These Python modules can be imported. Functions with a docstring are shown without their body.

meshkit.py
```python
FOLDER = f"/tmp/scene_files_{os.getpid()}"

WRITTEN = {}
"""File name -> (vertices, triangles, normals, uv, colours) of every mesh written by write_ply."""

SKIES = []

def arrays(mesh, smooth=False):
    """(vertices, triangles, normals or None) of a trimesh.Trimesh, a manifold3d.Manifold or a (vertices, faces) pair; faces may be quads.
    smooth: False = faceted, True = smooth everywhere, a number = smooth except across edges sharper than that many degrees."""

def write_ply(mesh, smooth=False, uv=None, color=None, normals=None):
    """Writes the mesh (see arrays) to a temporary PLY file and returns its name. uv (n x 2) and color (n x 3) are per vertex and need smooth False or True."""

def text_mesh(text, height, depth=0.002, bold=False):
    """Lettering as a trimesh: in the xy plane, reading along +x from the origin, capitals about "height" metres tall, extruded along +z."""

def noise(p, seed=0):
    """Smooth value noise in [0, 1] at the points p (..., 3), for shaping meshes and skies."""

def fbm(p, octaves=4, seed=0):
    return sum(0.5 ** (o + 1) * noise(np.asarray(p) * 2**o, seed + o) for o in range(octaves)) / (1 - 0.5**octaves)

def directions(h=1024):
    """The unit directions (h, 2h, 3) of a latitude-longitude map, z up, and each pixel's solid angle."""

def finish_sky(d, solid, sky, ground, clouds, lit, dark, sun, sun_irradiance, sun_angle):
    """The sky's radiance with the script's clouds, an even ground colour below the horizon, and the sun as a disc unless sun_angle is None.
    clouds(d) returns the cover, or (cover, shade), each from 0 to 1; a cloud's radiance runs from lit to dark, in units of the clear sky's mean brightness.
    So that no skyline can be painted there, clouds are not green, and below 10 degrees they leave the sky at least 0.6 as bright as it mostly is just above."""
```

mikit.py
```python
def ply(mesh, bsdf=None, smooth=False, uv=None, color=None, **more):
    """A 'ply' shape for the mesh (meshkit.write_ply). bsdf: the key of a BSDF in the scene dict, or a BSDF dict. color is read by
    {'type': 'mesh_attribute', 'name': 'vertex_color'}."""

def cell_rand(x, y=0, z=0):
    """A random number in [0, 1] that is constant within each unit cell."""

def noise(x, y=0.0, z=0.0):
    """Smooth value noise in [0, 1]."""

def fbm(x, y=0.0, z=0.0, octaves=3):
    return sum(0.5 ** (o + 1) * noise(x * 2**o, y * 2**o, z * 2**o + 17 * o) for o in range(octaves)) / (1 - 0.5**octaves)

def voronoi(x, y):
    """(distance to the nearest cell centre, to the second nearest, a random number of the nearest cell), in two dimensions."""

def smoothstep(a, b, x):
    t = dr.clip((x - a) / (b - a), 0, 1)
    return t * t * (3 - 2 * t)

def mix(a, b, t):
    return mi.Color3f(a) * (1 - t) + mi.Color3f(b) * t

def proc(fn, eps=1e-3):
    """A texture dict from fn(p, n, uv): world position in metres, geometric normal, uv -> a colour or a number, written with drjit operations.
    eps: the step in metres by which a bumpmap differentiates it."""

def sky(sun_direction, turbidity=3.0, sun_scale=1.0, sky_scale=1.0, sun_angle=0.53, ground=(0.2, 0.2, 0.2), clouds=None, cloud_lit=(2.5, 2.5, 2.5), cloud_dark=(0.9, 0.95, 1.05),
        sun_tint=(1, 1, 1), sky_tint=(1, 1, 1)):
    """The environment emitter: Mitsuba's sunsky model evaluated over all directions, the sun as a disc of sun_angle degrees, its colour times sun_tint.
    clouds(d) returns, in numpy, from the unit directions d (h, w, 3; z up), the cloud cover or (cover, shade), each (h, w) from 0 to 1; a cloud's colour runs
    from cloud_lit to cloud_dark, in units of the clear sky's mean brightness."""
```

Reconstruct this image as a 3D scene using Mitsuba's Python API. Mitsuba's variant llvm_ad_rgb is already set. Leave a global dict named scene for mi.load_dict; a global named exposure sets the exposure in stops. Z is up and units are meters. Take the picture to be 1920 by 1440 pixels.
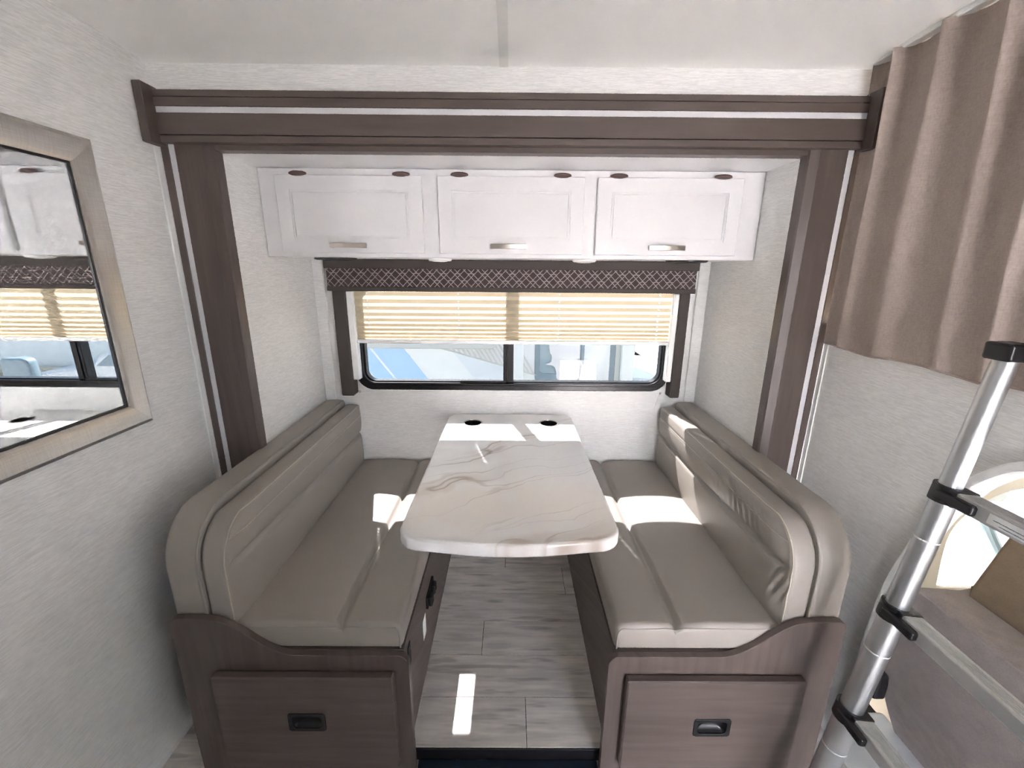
import math, random
import numpy as np, trimesh, drjit as dr, mitsuba as mi, mikit, meshkit
import manifold3d as m3
import mapbox_earcut as earcut
from shapely.geometry import Polygon

T = mi.ScalarTransform4f
scene, labels = {}, {}
rng = np.random.default_rng(7)

# ------------------------------------------------------------------ camera, sky, sun, lamps, exposure
F_PX, PITCH, YAW, ROLL, EYE = 799.3, 15.126, 0.212, 0.469, np.array([0, 0, 1.45])
_p, _y, _r = np.radians([PITCH, YAW, ROLL])
_F = np.array([math.sin(_y) * math.cos(_p), math.cos(_y) * math.cos(_p), -math.sin(_p)])
_r0 = np.array([math.cos(_y), -math.sin(_y), 0.0])
_u0 = np.cross(_r0, _F)
_U = _u0 * math.cos(_r) - _r0 * math.sin(_r)
scene['camera'] = {'type': 'perspective', 'fov': math.degrees(2 * math.atan(960 / F_PX)), 'fov_axis': 'x', 'near_clip': 0.02,
                   'far_clip': 500.0, 'to_world': T().look_at(origin=EYE.tolist(), target=(EYE + _F).tolist(), up=_U.tolist())}
exposure = 5.8
SUN = (-0.29, 1.0, 1.12)
def clouds(d):
    n = meshkit.fbm(d * np.array([3.0, 3.0, 7.0]), 5, seed=3)
    return np.clip((n - 0.5) * 4, 0, 0.6)
scene['sky'] = mikit.sky(SUN, turbidity=3.5, sun_scale=2.2, sky_scale=1.0, ground=(0.34, 0.33, 0.31), clouds=clouds, sun_tint=(0.90, 1.0, 1.40))

# ------------------------------------------------------------------ materials
def srgb(r, g, b):
    c = np.array([r, g, b]) / 255.0
    return np.where(c <= 0.04045, c / 12.92, ((c + 0.055) / 1.055) ** 2.4).tolist()
def rgb(*c):
    return {'type': 'rgb', 'value': srgb(*c)}
def mat(name, color, rough=0.5, spec=0.5, metallic=0.0, clearcoat=0.0, bump=None, scale=1.0, sheen=0.0, eps=1e-3):
    b = {'type': 'principled', 'base_color': mikit.proc(color) if callable(color) else rgb(*color), 'roughness': rough, 'metallic': metallic}
    if metallic < 0.5: b['specular'] = spec
    if clearcoat: b['clearcoat'] = clearcoat; b['clearcoat_gloss'] = 0.9
    if sheen: b['sheen'] = sheen
    if bump is not None:
        b = {'type': 'bumpmap', 'arbitrary': mikit.proc(bump, eps), 'scale': scale, 'bsdf': b}
    scene['mat_' + name] = {'type': 'twosided', 'bsdf': b}
    return 'mat_' + name
C = lambda *c: mi.Color3f(*srgb(*c))

def f_paper(p, n, uv):
    h = p.x + p.y
    t = 0.5 * mikit.noise(h * 38, p.z * 560, 1) + 0.5 * mikit.noise(h * 110, p.z * 1100, 5)
    return mikit.mix(srgb(211, 211, 208), srgb(229, 229, 227), mikit.smoothstep(0.1, 0.9, t))
M_paper = mat('wallpaper', f_paper, 0.65, 0.3)
def wood(long, c0, c1):
    def f(p, n, uv):
        if long == 'x': a, b, c = p.x, p.z, p.y
        else: a, b, c = p.z, p.x, p.y
        g = mikit.fbm(a * 5, b * 70 + c * 40, 2, octaves=4)
        l = mikit.noise(a * 1.2, b * 9 + c * 7, 9)
        return mikit.mix(srgb(*c0), srgb(*c1), mikit.smoothstep(0.2, 0.8, 0.6 * g + 0.4 * l))
    return f
M_woodh = mat('wood_along_x', wood('x', (80, 70, 65), (90, 80, 75)), 0.38, 0.5)
M_woodv = mat('wood_along_z', wood('z', (80, 70, 65), (90, 80, 75)), 0.38, 0.5)
M_vinyl = mat('vinyl', (148, 142, 134), 0.42, 0.5,
              bump=lambda p, n, uv: 0.00025 * mikit.noise(p.x * 700, p.y * 700, p.z * 700), scale=1.0, eps=4e-4)
M_thread = mat('thread', (176, 169, 154), 0.6)
M_white = mat('white_lacquer', (213, 212, 212), 0.4, 0.4)
M_ceil = mat('ceiling_panel', (236, 235, 231), 0.7, 0.3)
M_ceilstrip = mat('ceiling_strip', (222, 221, 216), 0.6, 0.3)
M_silver = mat('silver_inlay', (200, 200, 202), 0.4, 0.5)
M_black = mat('black_plastic', (20, 20, 22), 0.35, 0.5)
M_frameblack = mat('black_window_frame', (16, 16, 18), 0.3, 0.5)
M_dark = mat('charcoal_fabric', (74, 69, 66), 0.85, 0.2)
def f_lattice(p, n, uv):
    a = (p.x + 0.825) / 0.0615; b = (p.z - 1.366) / 0.0615 + 0.1
    fr = lambda t: dr.abs(t - dr.floor(t) - 0.5)
    d = dr.minimum(dr.abs(fr(a + b) - 0.18), dr.abs(fr(a - b) - 0.18))
    e = dr.minimum(fr(b * 2.0 + 0.32) + dr.select(fr(a * 1.0 + 0.25 * dr.floor(b * 2.0 + 0.32) * 2.0) > 0.22, 1.0, 0.0), 1.0)
    w = mikit.smoothstep(0.022, 0.052, dr.minimum(d, e))
    return mikit.mix(srgb(150, 140, 138), srgb(66, 58, 57), w)
M_lattice = mat('lattice_fabric', f_lattice, 0.85, 0.2)
def f_marble(p, n, uv):
    wx = mikit.fbm(p.x * 6, p.y * 6, 3, octaves=4) - 0.5
    wy = mikit.fbm(p.x * 2.2 + 7, p.y * 2.2, 5, octaves=2) - 0.5
    a = p.x * 0.86 + p.y * 0.51; b = -p.x * 0.51 + p.y * 0.86
    q = b * 5.0 + wx * 0.50 + wy * 1.0
    v1 = dr.abs(mikit.fbm(a * 0.9 + 3.1, q, 4, octaves=3) - 0.5)
    v2 = dr.abs(mikit.fbm(a * 1.3 + 9.0, q * 2.3, 11, octaves=3) - 0.5)
    s = mikit.smoothstep(0.25, 0.75, mikit.noise(a * 3 + 1, b * 5, 6))
    edge = (1 - mikit.smoothstep(0.0, 0.012, v1)) * 0.55 + (1 - mikit.smoothstep(0.0, 0.075, v1)) * 0.30
    m = edge * (0.25 + 0.75 * s) + (1 - mikit.smoothstep(0.0, 0.020, v2)) * s * 0.35
    base = mikit.mix(srgb(238, 237, 235), srgb(229, 227, 224), mikit.fbm(a * 2, b * 5, 8))
    return base * (1 - m) + C(168, 154, 139) * m
M_marble = mat('marble_laminate', f_marble, 0.22, 0.5)
def planks(seed):
    def f(p, n, uv):
        a, b = p.x + seed * 3.3, p.y + seed * 1.7
        g = mikit.fbm(a * 7, b * 75, seed, octaves=4)
        k = mikit.fbm(a * 11, b * 26, seed + 4, octaves=3)
        t = mikit.smoothstep(0.25, 0.75, 0.55 * g + 0.45 * k)
        d = mikit.smoothstep(0.60, 0.78, mikit.fbm(a * 6, b * 40, seed + 9, octaves=3))
        return mikit.mix(srgb(194, 189, 183), srgb(222, 216, 209), t) * (1 - 0.30 * d)
    return f
M_plank = [mat(f'plank_{i}', planks(i + 1), 0.34, 0.45) for i in range(3)]
M_joint = mat('floor_joint', (62, 57, 52), 0.8)
def f_curtain(p, n, uv):
    w = mikit.noise(p.y * 900, p.z * 160, 1) * 0.5 + mikit.noise(p.y * 160, p.z * 900, 2) * 0.5
    return mikit.mix(srgb(154, 141, 133), srgb(176, 163, 154), w)
M_curtain = mat('curtain_cloth', f_curtain, 0.9, 0.15, sheen=0.3)
def f_cloth(c0, c1):
    def f(p, n, uv):
        w = mikit.fbm(p.x * 40 + 3, p.y * 40, p.z * 40, octaves=4) * 0.6 + 0.4 * mikit.noise(p.x * 500, p.y * 500, p.z * 500)
        return mikit.mix(srgb(*c0), srgb(*c1), w)
    return f
M_seatgrey = mat('seat_cloth_grey', f_cloth((122, 116, 114), (150, 143, 140)), 0.9, 0.15)
M_seatbrown = mat('seat_cloth_brown', f_cloth((104, 92, 76), (128, 114, 97)), 0.9, 0.15)
M_alu = mat('aluminium', (200, 202, 204), 0.38, metallic=1.0)
M_alurung = mat('aluminium_matt', (186, 188, 187), 0.5, metallic=0.6)
def f_brushed(p, n, uv):
    t = mikit.noise(p.y * 40, p.z * 900, 1) * 0.5 + mikit.noise(p.y * 900, p.z * 40, 2) * 0.5
    return mikit.mix(srgb(188, 183, 177), srgb(208, 204, 198), t)
M_brushed = mat('brushed_champagne', f_brushed, 0.33, metallic=0.9)
M_nickel = mat('satin_nickel', (188, 182, 174), 0.3, metallic=0.95)
M_bronze = mat('brown_hinge', (88, 68, 64), 0.45)
M_cream = mat('cream_plastic', (206, 195, 172), 0.5, 0.4)
M_trimwhite = mat('white_plastic', (228, 229, 226), 0.4, 0.5)
M_bumpwhite = mat('lens_white', (236, 236, 232), 0.25, 0.5)
M_navy = mat('navy_rubber', (16, 30, 44), 0.35, 0.5)
M_sidewhite = mat('gelcoat_white', (214, 221, 221), 0.25, 0.5)
M_sunwhite = mat('gelcoat_bright', (236, 236, 232), 0.4, 0.4)
M_stripe = mat('stripe_blue', (160, 196, 234), 0.25, 0.5)
M_swoosh = mat('swoosh_grey', (204, 214, 218), 0.25, 0.5)
M_extgrey = mat('exterior_grey', (186, 190, 186), 0.5, 0.4)
M_extdark = mat('exterior_slate', (118, 136, 146), 0.3, 0.5)
M_extpane = mat('exterior_tinted_pane', (140, 160, 168), 0.12, 0.5)
M_extpale = mat('exterior_pale', (214, 216, 217), 0.6, 0.3)
M_bluecar = mat('car_blue', (60, 130, 190), 0.2, 0.5)
M_tyre = mat('tyre', (28, 28, 30), 0.8, 0.2)
M_asphalt = mat('asphalt', lambda p, n, uv: mikit.mix(srgb(178, 176, 172), srgb(208, 205, 199), mikit.fbm(p.x * 3, p.y * 3, 1, octaves=5)), 0.9, 0.2)
scene['mat_mirror'] = {'type': 'conductor', 'specular_reflectance': {'type': 'rgb', 'value': [0.90, 0.93, 0.93]}}
M_mirror = 'mat_mirror'
scene['mat_pane'] = {'type': 'thindielectric', 'specular_transmittance': {'type': 'rgb', 'value': [0.100, 0.104, 0.101]}, 'specular_reflectance': 0.25}
scene['mat_cabpane'] = {'type': 'thindielectric', 'specular_transmittance': {'type': 'rgb', 'value': [0.24, 0.26, 0.27]}, 'specular_reflectance': 0.3}
scene['mat_blind'] = {'type': 'principledthin', 'base_color': {'type': 'rgb', 'value': srgb(208, 192, 164)}, 'roughness': 0.8, 'diff_trans': 0.9, 'spec_trans': 0.0, 'eta': 1.3}

# ------------------------------------------------------------------ mesh helpers
def fix(m):
    if m.volume < 0: m.invert()
    return m
def cbox(x0, x1, y0, y1, z0, z1, c=0.002):
    c = min(c, abs(x1 - x0) / 2.1, abs(y1 - y0) / 2.1, abs(z1 - z0) / 2.1)
    P = []
    for x, sx in ((x0, 1), (x1, -1)):
        for y, sy in ((y0, 1), (y1, -1)):
            for z, sz in ((z0, 1), (z1, -1)):
                P += [(x + sx * c, y + sy * c, z), (x + sx * c, y, z + sz * c), (x, y + sy * c, z + sz * c)]
    return trimesh.convex.convex_hull(np.array(P))
def bbox(x0, x1, y0, y1, z0, z1):
    return trimesh.creation.box(bounds=[[x0, y0, z0], [x1, y1, z1]])
def cat(*ms): return trimesh.util.concatenate([m for m in ms])
def axis_samples(lo, hi, r, cell, nb):
    e = r * (1 - np.tan(np.radians(np.linspace(45, 0, nb + 1))))
    n = max(1, int(math.ceil((hi - lo - 2 * r) / cell)))
    return np.concatenate([lo + e, np.linspace(lo + r, hi - r, n + 1)[1:-1], (hi - e)[::-1]])
def rbox(x0, x1, y0, y1, z0, z1, r=0.01, cell=0.02, nb=3, f=None):
    """rounded box with an even grid on its faces; f deforms its vertices"""
    lo, hi = np.array([x0, y0, z0]), np.array([x1, y1, z1])
    ax = [axis_samples(lo[k], hi[k], r, cell, nb) for k in range(3)]
    V, Fc, n = [], [], 0
    for k in range(3):
        i, j = (k + 1) % 3, (k + 2) % 3
        A, B = np.meshgrid(ax[i], ax[j], indexing='ij')
        for side in (0, 1):
            p = np.zeros(A.shape + (3,)); p[..., i] = A; p[..., j] = B; p[..., k] = (lo, hi)[side][k]
            idx = np.arange(A.size).reshape(A.shape) + n
            q = np.stack([idx[:-1, :-1], idx[1:, :-1], idx[1:, 1:], idx[:-1, 1:]], -1).reshape(-1, 4)
            if not side: q = q[:, ::-1]
            V.append(p.reshape(-1, 3)); Fc += [q[:, [0, 1, 2]], q[:, [0, 2, 3]]]; n += A.size
    V = np.vstack(V)
    q = np.clip(V, lo + r, hi - r); d = V - q
    L = np.linalg.norm(d, axis=1, keepdims=True)
    V = np.where(L > 0, q + d * r / np.maximum(L, 1e-9), V)
    if f is not None: V = f(V)
    m = trimesh.Trimesh(V, np.vstack(Fc), process=False); m.merge_vertices(digits_vertex=6)
    return fix(m)
def ring_normals(P):
    e = np.roll(P, -1, 0) - P
    n = np.stack([e[:, 1], -e[:, 0]], 1); n /= np.linalg.norm(n, axis=1, keepdims=True) + 1e-12
    v = n + np.roll(n, 1, 0); v /= np.linalg.norm(v, axis=1, keepdims=True) + 1e-12
    c = np.clip((v * n).sum(1, keepdims=True), 0.5, 1)
    return v / c
def to_axis(V2, h, axis):
    """2-D outline points and a height -> 3-D: axis x: (h, a, b); y: (a, h, b); z: (a, b, h)"""
    a, b = V2[:, 0], V2[:, 1]; h = np.full(len(a), h)
    return np.stack({'x': (h, a, b), 'y': (a, h, b), 'z': (a, b, h)}[axis], 1)
def slab(pts, h0, h1, c=0.002, axis='y', holes=()):
    """an outline (with holes) made a plate between two heights, its edges chamfered by c"""
    rings = [np.asarray(pts, float)] + [np.asarray(h, float) for h in holes]
    area = lambda P: 0.5 * np.sum(P[:, 0] * np.roll(P[:, 1], -1) - np.roll(P[:, 0], -1) * P[:, 1])
    rings = [P if (area(P) > 0) == (k == 0) else P[::-1] for k, P in enumerate(rings)]
    V2 = np.vstack(rings); ends = np.cumsum([len(P) for P in rings]).astype(np.uint32)
    N = np.vstack([ring_normals(P) for P in rings])
    levels = [(c, h0), (0, h0 + c), (0, h1 - c), (c, h1)] if c else [(0, h0), (0, h1)]
    V = np.vstack([to_axis(V2 - N * d, h, axis) for d, h in levels])
    tri = np.asarray(earcut.triangulate_float64(V2, ends)).reshape(-1, 3).astype(int)
    n, Fc = len(V2), [tri[:, ::-1], tri + len(V2) * (len(levels) - 1)]
    for L in range(len(levels) - 1):
        s = 0
        for P in rings:
            i = np.arange(len(P)) + s; j = np.roll(i, -1)
            a, b, a2, b2 = i + L * n, j + L * n, i + (L + 1) * n, j + (L + 1) * n
            Fc += [np.stack([a, b, b2], 1), np.stack([a, b2, a2], 1)]; s += len(P)
    return fix(trimesh.Trimesh(V, np.vstack(Fc), process=False))
def rrect(x0, x1, z0, z1, r, n=6):
    if np.isscalar(r): r = (r,) * 4
    P = []
    for (cx, cz, a), q in zip(((x1, z1, 0), (x0, z1, 90), (x0, z0, 180), (x1, z0, 270)), r):
        sx, sz = (1 if cx == x1 else -1), (1 if cz == z1 else -1)
        for t in np.radians(np.linspace(a, a + 90, n + 1)) if q > 0 else [0.0]:
            P.append((cx - sx * q + q * math.cos(t), cz - sz * q + q * math.sin(t)) if q > 0 else (cx, cz))
    return np.array(P)
def tube(path, r, n=10, closed=False, cap=True):
    P = np.asarray(path, float); m = len(P)
    R = np.broadcast_to(np.asarray(r, float), (m,))
    t = np.gradient(P, axis=0) if not closed else np.roll(P, -1, 0) - np.roll(P, 1, 0)
    t /= np.linalg.norm(t, axis=1, keepdims=True) + 1e-12
    u = np.cross(t[0], [0.3, 0.2, 0.9]); u /= np.linalg.norm(u)
    V = []
    for i in range(m):
        u = u - t[i] * (u @ t[i]); u /= np.linalg.norm(u); w = np.cross(t[i], u)
        a = np.linspace(0, 2 * np.pi, n, endpoint=False)
        V.append(P[i] + R[i] * (np.cos(a)[:, None] * u + np.sin(a)[:, None] * w))
    V = np.vstack(V); Fc = []
    for i in range(m if closed else m - 1):
        i2 = (i + 1) % m
        a = np.arange(n); b = (a + 1) % n
        Fc += [np.stack([i * n + a, i * n + b, i2 * n + b], 1), np.stack([i * n + a, i2 * n + b, i2 * n + a], 1)]
    if cap and not closed:
        V = np.vstack([V, P[0], P[-1]]); a = np.arange(n); b = (a + 1) % n
        Fc += [np.stack([np.full(n, m * n), b, a], 1), np.stack([np.full(n, m * n + 1), (m - 1) * n + a, (m - 1) * n + b], 1)]
    return fix(trimesh.Trimesh(V, np.vstack(Fc), process=False))
def lathe(prof, n=32, at=(0, 0, 0)):
    m = trimesh.creation.revolve(np.array(prof, float), sections=n)
    m.apply_translation(at); return fix(m)
def hull(pts): return trimesh.convex.convex_hull(np.asarray(pts, float))
def mani(m):
    m = m.copy(); m.merge_vertices()
    return m3.Manifold(m3.Mesh(np.asarray(m.vertices, np.float32), np.asarray(m.faces, np.uint32)))
def unmani(q):
    k = q.to_mesh(); return trimesh.Trimesh(k.vert_properties[:, :3], k.tri_verts, process=False)
def mirrored(m, s):
    if s > 0: return m
    m = m.copy(); m.vertices = m.vertices * [-1, 1, 1]; m.invert(); return m

def smooth_path(P, n=4):
    """a Catmull-Rom curve through the points P (2-D or 3-D)"""
    P = np.array(P, float); out = []
    for i in range(len(P) - 1):
        p0, p1, p2, p3 = P[max(i - 1, 0)], P[i], P[i + 1], P[min(i + 2, len(P) - 1)]
        for t in np.linspace(0, 1, n, endpoint=False):
            out.append(0.5 * ((2 * p1) + (p2 - p0) * t + (2 * p0 - 5 * p1 + 4 * p2 - p3) * t * t + (-p0 + 3 * p1 - 3 * p2 + p3) * t ** 3))
    return np.array(out + [P[-1]])
def key(name):
    k, i = name, 0
    while k in scene or any(x.startswith(k + '__') for x in scene):
        i += 1; k = f'{name}_{i:03d}'
    return k
def part(parent, name, mesh, m, smooth=30, label=None, kind=None, **more):
    k = key(parent + '__' + name)
    scene[k] = mikit.ply(mesh, m, smooth=smooth, **more)
    if label or kind: labels[k] = {a: b for a, b in (('label', label), ('kind', kind)) if b}
    return k
def thing(name, label, category, group=None, kind=None):
    k = key(name)
    while k in labels: k = name + '_%03d' % (int(k[-3:]) + 1 if k != name else 1)
    labels[k] = {'label': label, 'category': category}
    if group: labels[k]['group'] = group
    if kind: labels[k]['kind'] = kind
    return k
def struct(name, mesh, m, label, category, smooth=30):
    scene[name] = mikit.ply(mesh, m, smooth=smooth)
    labels[name] = {'label': label, 'category': category, 'kind': 'structure'}
    return name

# ------------------------------------------------------------------ room shell
XL, XR, YW, YP, ZN, ZF = -0.925, 0.925, 2.056, 1.441, 1.797, -0.05
XWL, XWR = -1.07, 1.07
struct('wall_left', bbox(XWL - 0.05, XWL, -1.05, YP + 0.08, -0.30, 2.06), M_paper, 'plain grey-beige textured wall carrying the framed mirror', 'wall')
struct('wall_front', bbox(XWL - 0.05, XWR + 0.05, YP, YP + 0.05, 1.80, 2.06), M_paper, 'narrow strip of textured wall between ceiling and brown beam', 'wall')
struct('wall_alcove_left', bbox(XL - 0.05, XL, YP, YW + 0.05, -0.05, 1.80), M_paper, 'textured side wall of the alcove nearer the mirror', 'wall')
struct('wall_alcove_right', bbox(XR, XR + 0.05, YP, YW + 0.05, -0.05, 1.80), M_paper, 'textured side wall of the alcove nearer the curtain', 'wall')
win_in = rrect(-0.752, 0.772, 0.872, 1.474, 0.075, 8)
struct('wall_window', slab([(XL, -0.05), (XR, -0.05), (XR, 1.80), (XL, 1.80)], YW, YW + 0.045, 0, 'y', [win_in]), M_paper,
       'textured alcove wall around the wide window behind the table', 'wall')
for s, n in ((-1, 'left'), (1, 'right')):
    x0, x1 = sorted((s * 0.872, s * 0.924))
    struct(f'trim_corner_{n}', cbox(x0, x1, YW - 0.012, YW, 0.78, 1.487, 0.003), M_paper, 'slim upright strip in the alcove corner ' + ('beside the mirror-side wall' if s < 0 else 'beside the curtain-side wall'), 'trim')
# ceilings
yy = np.concatenate([[-1.05], np.linspace(1.26, YP, 9)])
zz = np.where(yy > 1.26, 2.036 - 0.016 * ((yy - 1.26) / (YP - 1.26)) ** 1.5, 2.036)
P = [(y, z) for y, z in zip(yy, zz)] + [(YP, 2.09), (-1.05, 2.09)]
struct('ceiling', slab(P, XWL - 0.05, 2.6, 0, 'x'), M_ceil, 'plain off-white ceiling panel with a shallow cove', 'ceiling')
part('ceiling', 'seam_strip', slab([(y, z - 0.003) for y, z in zip(yy, zz)] + [(y, z) for y, z in zip(yy[::-1], zz[::-1])], -0.039, -0.013, 0, 'x'), M_ceilstrip, label='thin off-white strip covering the ceiling seam')
struct('ceiling_alcove', bbox(XL - 0.05, XR + 0.05, YP, YW + 0.05, ZN, ZN + 0.04), M_white, 'white ceiling of the dinette alcove above the cabinets', 'ceiling')
# floors
struct('floor', bbox(XWL, 1.30, -1.0, YP + 0.05, ZF - 0.06, ZF - 0.003), M_joint, 'wood-look plank floor of the coach below the bench ends', 'floor')
for r in range(6):
    y1 = 1.393 - 0.1665 * r
    for (xa, xb) in (((-1.07, -0.42), (-0.42, 0.5), (0.5, 1.07)) if r % 2 else ((-1.07, 0.1), (0.1, 1.07))):
        part('floor', 'plank', cbox(xa + 0.0006, xb - 0.0006, y1 - 0.1659, y1 - 0.0006, ZF - 0.004, ZF, 0.0007), M_plank[int(rng.integers(3))], False)
struct('floor_alcove', bbox(XL, XR, 0.994, YW, -0.020, -0.003), M_joint, 'raised plank floor of the alcove between the two benches', 'floor')
YR = [0.994, 1.157, 1.326, 1.492, 1.652, 1.830, 1.996, 2.056]
for i, cuts in enumerate(([0.06], [-0.62], [-0.105], [0.41], [0.262], [-0.02], [-0.3])):
    xs = [-0.335] + [c for c in cuts if -0.335 < c < 0.335] + [0.335]
    for a, b in zip(xs[:-1], xs[1:]):
        part('floor_alcove', 'plank', cbox(a + 0.0010, b - 0.0010, YR[i] + (0.0011 if i else 0), YR[i + 1] - 0.0011, -0.004, 0.0, 0.0007), M_plank[int(rng.integers(3))], False)
part('floor_alcove', 'edge_strip', cbox(-0.30, 0.30, 0.988, 0.9938, -0.046, -0.001, 0.001), M_black, label='black metal edge of the raised floor')
k = thing('rubber_flap', 'dark navy rubber flap lying along the foot of the raised floor', 'flap')
scene[k] = mikit.ply(rbox(-0.279, 0.279, 0.86, 0.987, ZF, ZF + 0.006, 0.002, 0.03, 2, lambda V: V + np.stack([0 * V[:, 0], 0 * V[:, 0], 0.004 * meshkit.noise(V * 25)], 1)), M_navy, smooth=30)
# the far side of the room, behind the camera: entry door opening
back = [(XWL - 0.05, -0.36), (1.13, -0.36), (1.13, 2.06), (XWL - 0.05, 2.06)]
door = rrect(0.44, 1.09, -0.33, 1.52, 0.05)
struct('wall_back', slab(back, -1.05, -1.0, 0, 'y', [door]), M_paper, 'wall behind the viewer with the open entry door', 'wall')

# ------------------------------------------------------------------ brown slide-out surround
def inlay_post(s, name, side):
    o, i = 1.064, 0.905          # outer and inner edge
    def B(a, b, y0, y1, z0, z1, m, nm, c=0.0012, lab=None):
        x0, x1 = sorted((s * a, s * b)); part(name, nm, cbox(x0, x1, y0, y1, z0, z1, c), m, label=lab)
    labels[name] = {'label': f'dark brown wooden post of the alcove surround next to the {side}', 'category': 'trim', 'kind': 'structure'}
    B(o, 1.041, 1.432, 1.475, ZF, 1.806, M_woodv, 'outer_board')
    B(1.041, 1.021, 1.4345, 1.475, ZF, 1.806, M_silver, 'inlay', 0.0005, 'pale silver inlay line')
    B(1.021, 0.936, 1.430, 1.475, ZF, 1.806, M_woodv, 'board')
    x = [s * 0.936, s * i, s * i, s * 0.936]
    part(name, 'bevelled_edge', slab(np.array([(x[0], 1.430), (x[1] + s * 0.004, 1.436), (x[2], 1.441), (x[2], 1.475), (x[3], 1.475)]), ZF, 1.806, 0, 'z'), M_woodv, False)
inlay_post(-1, 'trim_1', 'mirror wall'); inlay_post(1, 'trim_2', 'curtain')
labels['trim_3'] = {'label': 'long dark brown beam with a pale inlay line across the alcove top', 'category': 'trim', 'kind': 'structure'}
for nm, z0, z1, y0, m, lab in (('top_board', 1.9255, 1.943, 1.412, M_woodh, None), ('upper_board', 1.9005, 1.9240, 1.4105, M_woodh, None), ('inlay', 1.883, 1.9005, 1.4145, M_silver, 'pale silver inlay line'),
                               ('lower_board', 1.826, 1.883, 1.410, M_woodh, None), ('bottom_board', 1.8055, 1.8245, 1.412, M_woodh, None)):
    part('trim_3', nm, cbox(-1.062, 1.062, y0, 1.445, z0, z1, 0.001), m, label=lab)
part('trim_3', 'jamb', cbox(-0.903, 0.903, 1.436, 1.475, 1.790, 1.806, 0.001), M_woodh)
for s in (-1, 1):
    x0, x1 = sorted((s * 1.043, s * 1.068))
    part('trim_3', 'end_block', cbox(x0, x1, 1.372, 1.432, 1.797, 1.952, 0.002), M_woodv)

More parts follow.
